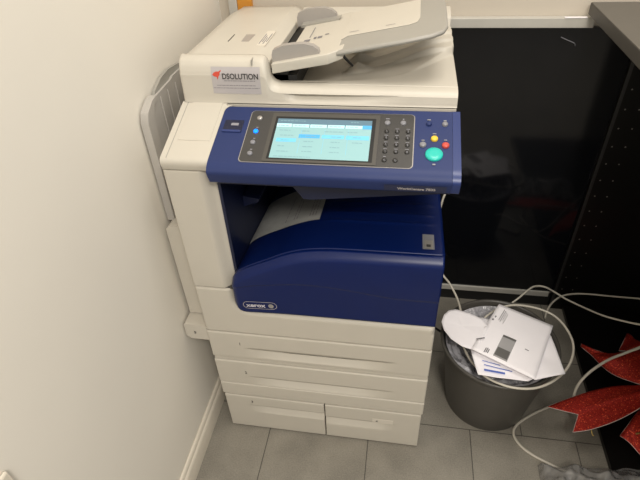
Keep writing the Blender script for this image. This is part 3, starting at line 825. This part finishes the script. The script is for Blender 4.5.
# large windowed envelope
A = [(0.795,0.291,0.342), (0.937,0.228,0.334), (0.857,0.036,0.330), (0.702,0.114,0.336)]
A = [Vector(a) for a in A]
def EA(u, v, dz=0):   # u along top (TL->TR), v down
    p = (A[0]*(1-u)+A[1]*u)*(1-v)+(A[3]*(1-u)+A[2]*u)*v
    return Vector((p.x, p.y, p.z+.006*math.sin(u*math.pi)*math.sin(v*math.pi)+dz))
def eq(mb, u0, u1, v0, v1, dz, m, n=3):
    mb.grid(lambda a, c: EA(u0+(u1-u0)*a, v0+(v1-v0)*c, dz), 8, 8, m, False)
b = MB(); b.grid(lambda u, v: EA(u, v), 14, 16, M['paper'])
for (u0, u1, v0, v1) in [(.14, .15, .08, .32), (.17, .18, .10, .34), (.20, .207, .12, .30), (.06, .08, .26, .29), (.04, .07, .33, .36), (.23, .237, .14, .36), (.185, .20, .88, .96), (.21, .225, .87, .95), (.235, .25, .88, .95), (.72, .78, .62, .63)]:
    eq(b, u0, u1, v0, v1, .0016, M['ink'], 2)
env = b.build('window_envelope', solid=.0012, merge=None)
tag(env, 'large white envelope with a grey window, on top of the papers in the bin', 'envelope')
b = MB(); eq(b, .33, .55, .55, .945, .0014, M['window']); eq(b, .34, .54, .78, .92, .0020, M['window_dark']); eq(b, .33, .55, .55, .585, .0020, M['window_dark'])
b.build('address_window', env, merge=None)
# sheet to the right underneath
b = MB(); P = [(0.891,0.234,0.325), (0.928,0.197,0.325), (0.942,0.074,0.320), (0.861,0.044,0.320), (0.836,0.136,0.325)]
polysheet(b, P, M['paper'], wob(.004, 20, 1)); o = b.build('paper_sheet', solid=.0006, merge=None)
tag(o, 'plain white sheet poking out to the right under the windowed envelope', 'paper')
# sheet with blue lines below
b = MB(); P = [(0.704,0.124,0.320), (0.719,0.049,0.312), (0.775,0.045,0.312), (0.844,0.041,0.316), (0.862,0.051,0.318), (0.781,0.116,0.320)]
polysheet(b, P, M['paper'], wob(.003, 20, 3))
def strip(pa, pb_, w_, m, dz=.002):
    a = Vector(pa); c = Vector(pb_); n = (c-a).cross(Vector((0, 0, 1))).normalized()*w_; up = Vector((0, 0, dz))
    b.add([a-n+up, c-n+up, c+n+up, a+n+up], [(0, 1, 2, 3)], m)
strip((0.735,0.063,0.315), (0.788,0.057,0.315), .0030, M['ink_blue']); strip((0.736,0.079,0.316), (0.807,0.065,0.316), .0012, M['ink_blue']); strip((0.732,0.091,0.318), (0.778,0.080,0.318), .0010, M['ink_blue'])
o = b.build('paper_sheet', solid=.0006, merge=None); tag(o, 'white sheet with blue printed lines at the front of the bin', 'paper')
# rounded paper at left
P = [(0.627,0.215,0.325), (0.634,0.239,0.330), (0.649,0.257,0.332), (0.670,0.263,0.333), (0.709,0.247,0.337), (0.743,0.226,0.340), (0.757,0.197,0.340), (0.739,0.154,0.340), (0.708,0.112,0.334), (0.679,0.125,0.330), (0.651,0.152,0.326), (0.633,0.185,0.324)]
b = MB(); polysheet(b, P, M['paper'], lambda x, y: .0); o = b.build('paper_cup', solid=.0010, merge=None)
o.name = 'folded_paper'; tag(o, 'white rounded paper flap hanging over the left rim of the bin', 'paper')
# crumpled sheet between
P = [(0.733,0.248,0.330), (0.784,0.239,0.336), (0.772,0.204,0.338), (0.738,0.130,0.338), (0.711,0.118,0.332), (0.706,0.151,0.330), (0.740,0.200,0.330)]
b = MB(); polysheet(b, P, M['paper'], wob(.010, 35, 7)); o = b.build('crumpled_sheet', solid=.0006, merge=None)
tag(o, 'crumpled white sheet between the rounded flap and the envelope', 'paper')
b = MB(); strip((0.718,0.144,0.342), (0.740,0.149,0.345), .0022, M['ink']); b.build('printed_mark', o, merge=None)

# ================================================================ cables
def cable(name, pts, r, m, label, sub=8):
    b = MB(); b.tube(pts, r, m, 8, sub); o = b.build(name, merge=None); tag(o, label, 'cable'); return o
cable('data_cable', [(.580, .575, .70), (.600, .570, .695), (0.621,0.540,0.608), (0.624,0.515,0.591), (0.612,0.490,0.563), (0.601,0.470,0.449), (0.630,0.430,0.338), (0.659,0.390,0.317), (0.681,0.335,0.306), (0.686,0.260,0.318), (0.680,0.220,0.300), (0.686,0.186,0.287), (0.702,0.132,0.284),
      (0.723,0.091,0.286), (0.749,0.059,0.288), (0.803,0.036,0.290), (0.866,0.039,0.292), (0.924,0.072,0.296), (0.970,0.128,0.300), (0.991,0.197,0.305), (0.975,0.266,0.310), (0.936,0.303,0.315), (0.868,0.315,0.320), (0.811,0.302,0.320), (0.763,0.269,0.310), (0.742,0.243,0.300)],
      .0034, M['cable'], 'white cable hanging down from the printer and looped around the bin rim')
cable('data_cable', [(0.866,0.405,0.240), (0.890,0.420,0.255), (0.927,0.460,0.259), (0.953,0.480,0.254), (0.982,0.480,0.251), (1.019,0.480,0.229), (1.047,0.460,0.224), (1.088,0.420,0.232), (1.130,0.370,0.251), (1.176,0.330,0.273), (1.214,0.300,0.295), (1.286,0.270,0.325)],
      .0030, M['cable'], 'white cable arching behind the bin and sloping down to the right')
cable('data_cable', [(0.966,0.369,0.220), (0.978,0.401,0.220), (0.999,0.440,0.215), (1.033,0.480,0.210), (1.071,0.504,0.205), (1.126,0.518,0.200), (1.208,0.522,0.195), (1.311,0.525,0.190), (1.426,0.519,0.190)],
      .0030, M['cable'], 'white cable curving from the bin and running level to the right edge')
cable('power_cable', [(1.329,0.362,0.220), (1.242,0.300,0.210), (1.181,0.270,0.200), (1.129,0.245,0.190), (1.080,0.214,0.170), (1.052,0.193,0.140), (1.040,0.174,0.110), (1.045,0.160,0.070), (1.052,0.169,0.030), (1.029,0.204,0.006), (0.997,0.192,0.004), (0.933,0.153,0.004), (0.885,0.112,0.004), (0.871,0.079,0.004), (0.885,0.045,0.004), (0.917,0.018,0.004), (0.961,-0.004,0.004), (0.998,-0.019,0.004), (1.049,-0.033,0.004)],
      .0042, M['cable'], 'thicker white cable under the red bow, curling forward over the floor tiles')
cable('black_cable', [(.60, .40, .25), (.615, .36, .16), (0.673,0.365,0.100), (0.711,0.404,0.020), (0.764,0.382,0.005)], .004, M['cable_black'], 'short black cable between the printer and the bin')

# ================================================================ red bow
BW = empty('glitter_bow', (1.32, .22, .018), 'large red glitter ribbon bow with pale wired edges on the counter base', 'bow')
def ribbon(name, top, bot, lift, nu=26, nv=8):
    """top and bot: edge polylines from tip towards the knot"""
    T = catmull(top, 8); B = catmull(bot, 8); n = max(len(T), len(B))
    def samp(L, u): q = u*(len(L)-1); i = min(int(q), len(L)-2); return L[i].lerp(L[i+1], q-i)
    def fn(u, v):
        p = samp(T, u).lerp(samp(B, u), v); return p+Vector((0, 0, lift*math.sin(v*math.pi)*(.3+.7*u)+.004*math.sin(u*9+v*5)))
    b = MB(); b.grid(fn, nu, nv, M['glitter']); o = b.build(name, BW, solid=.0016, merge=None)
    e = MB(); e.tube([fn(i/nu, 0) for i in range(nu, -1, -1)]+[fn(0, j/nv) for j in range(1, nv+1)]+[fn(i/nu, 1) for i in range(1, nu+1)], .0012, M['trim_white'], 6, 1)
    e.build('wired_edge', o); return o
# forked tail: two lobes
def forked():
    T = catmull([(0.951,0.113,0.112), (1.003,0.139,0.118), (1.078,0.171,0.128), (1.149,0.191,0.138), (1.232,0.200,0.145)], 8)
    Bt = catmull([(1.011,0.048,0.098), (1.056,0.057,0.106), (1.105,0.074,0.118), (1.152,0.096,0.130), (1.212,0.133,0.142)], 8)
    tip1, notch, tip2 = Vector((0.951,0.113,0.112)), Vector((1.032,0.097,0.112)), Vector((1.011,0.048,0.098))
    def samp(L, u): q = u*(len(L)-1); i = min(int(q), len(L)-2); return L[i].lerp(L[i+1], q-i)
    def fn(u, v):
        p = samp(T, u).lerp(samp(Bt, u), v)
        lin = tip1.lerp(tip2, v); left = tip1.lerp(notch, v/.5) if v < .5 else notch.lerp(tip2, (v-.5)/.5)
        p = p+(left-lin)*(1-u)**1.5
        return p+Vector((0, 0, (.016*math.exp(-((v-.5)/.16)**2)+.006*math.sin(v*math.pi*2))*(.15+.85*u)))
    nu, nv = 30, 16
    b = MB(); b.grid(fn, nu, nv, M['glitter']); o = b.build('ribbon_tail', BW, solid=.0016, merge=None)
    e = MB(); e.tube([fn(i/nu, 0) for i in range(nu, -1, -1)]+[fn(0, j/nv) for j in range(1, nv+1)]+[fn(i/nu, 1) for i in range(1, nu+1)], .0011, M['trim_white'], 6, 1)
    e.build('wired_edge', o)
forked()
ribbon('ribbon_tail', [(1.102,0.367,0.110), (1.136,0.340,0.120), (1.174,0.327,0.130), (1.216,0.328,0.140), (1.283,0.340,0.150)],
                      [(1.102,0.365,0.110), (1.121,0.328,0.110), (1.144,0.283,0.115), (1.181,0.239,0.125), (1.238,0.192,0.145)], .012)
ribbon('ribbon_tail', [(1.263,0.436,0.110), (1.271,0.411,0.120), (1.282,0.389,0.130), (1.304,0.359,0.140)],
                      [(1.218,0.361,0.110), (1.236,0.346,0.120), (1.261,0.341,0.130), (1.292,0.321,0.140)], .006)
ribbon('ribbon_tail', [(1.155,0.078,0.060), (1.178,0.104,0.080), (1.201,0.130,0.100), (1.238,0.162,0.130)],
                      [(1.199,0.023,0.060), (1.210,0.037,0.080), (1.230,0.064,0.100), (1.268,0.132,0.130)], .006)
# loops and knot beyond the right edge
kc = Vector((1.309,0.212,0.145))
for a0 in (20, -35, 75):
    d = Vector((math.cos(math.radians(a0)), math.sin(math.radians(a0)), 0)); sd = Vector((-d.y, d.x, 0))
    def lp(u, v, d=d, sd=sd): a = 2*math.pi*u; return kc+d*(.075-.075*math.cos(a))+Vector((0, 0, .035*math.sin(a)))+sd*(v-.5)*(.03+.04*math.sin(a/2))
    b = MB(); b.grid(lp, 30, 6, M['glitter']); b.build('ribbon_loop', BW, solid=.0015, merge=None)
b = MB(); b.lathe(kc-Vector((0, 0, .125)), [(.0, .0), (.03, .002), (.02, .03), (.014, .10), (.022, .125), (.018, .145), (0, .15)], 16, M['glitter']); b.build('knot', BW, merge=True)
b = MB(); b.tube([(1.061,0.063,0.105), (1.062,0.049,0.098), (1.066,0.045,0.096)], .0016, M['brass'], 6, 2); lab(b.build('gold_tie', BW), 'gold wire end')
b = MB(); b.tube([(1.188,0.074,0.085), (1.201,0.077,0.088), (1.228,0.088,0.090)], .0028, M['brass'], 6, 2); lab(b.build('gold_tie', BW), 'gold wire ends')

# ================================================================ plastic wrapping at lower right
def bag(u, v):
    x = .925+.42*u; y = -.26+.245*v
    e = min(1, u/.10, (1-u)/.1, v/.2, (1-v)/.16); e = max(0, e)
    z = .004+.055*math.sqrt(e)*(1+.5*noise.noise(Vector((x*16, y*16, 0))))+.022*e*noise.noise(Vector((x*45, y*45, 5)))
    y += .03*(u)*v+.012*noise.noise(Vector((x*20, 0, 8)))
    return (x, y, max(z, .019 if x > 1.12 else .002))
b = MB(); b.grid(bag, 90, 60, M['film'])
tag(b.build('plastic_wrap', merge=None), 'crumpled clear plastic wrapping on the floor at the lower right', 'plastic bag')
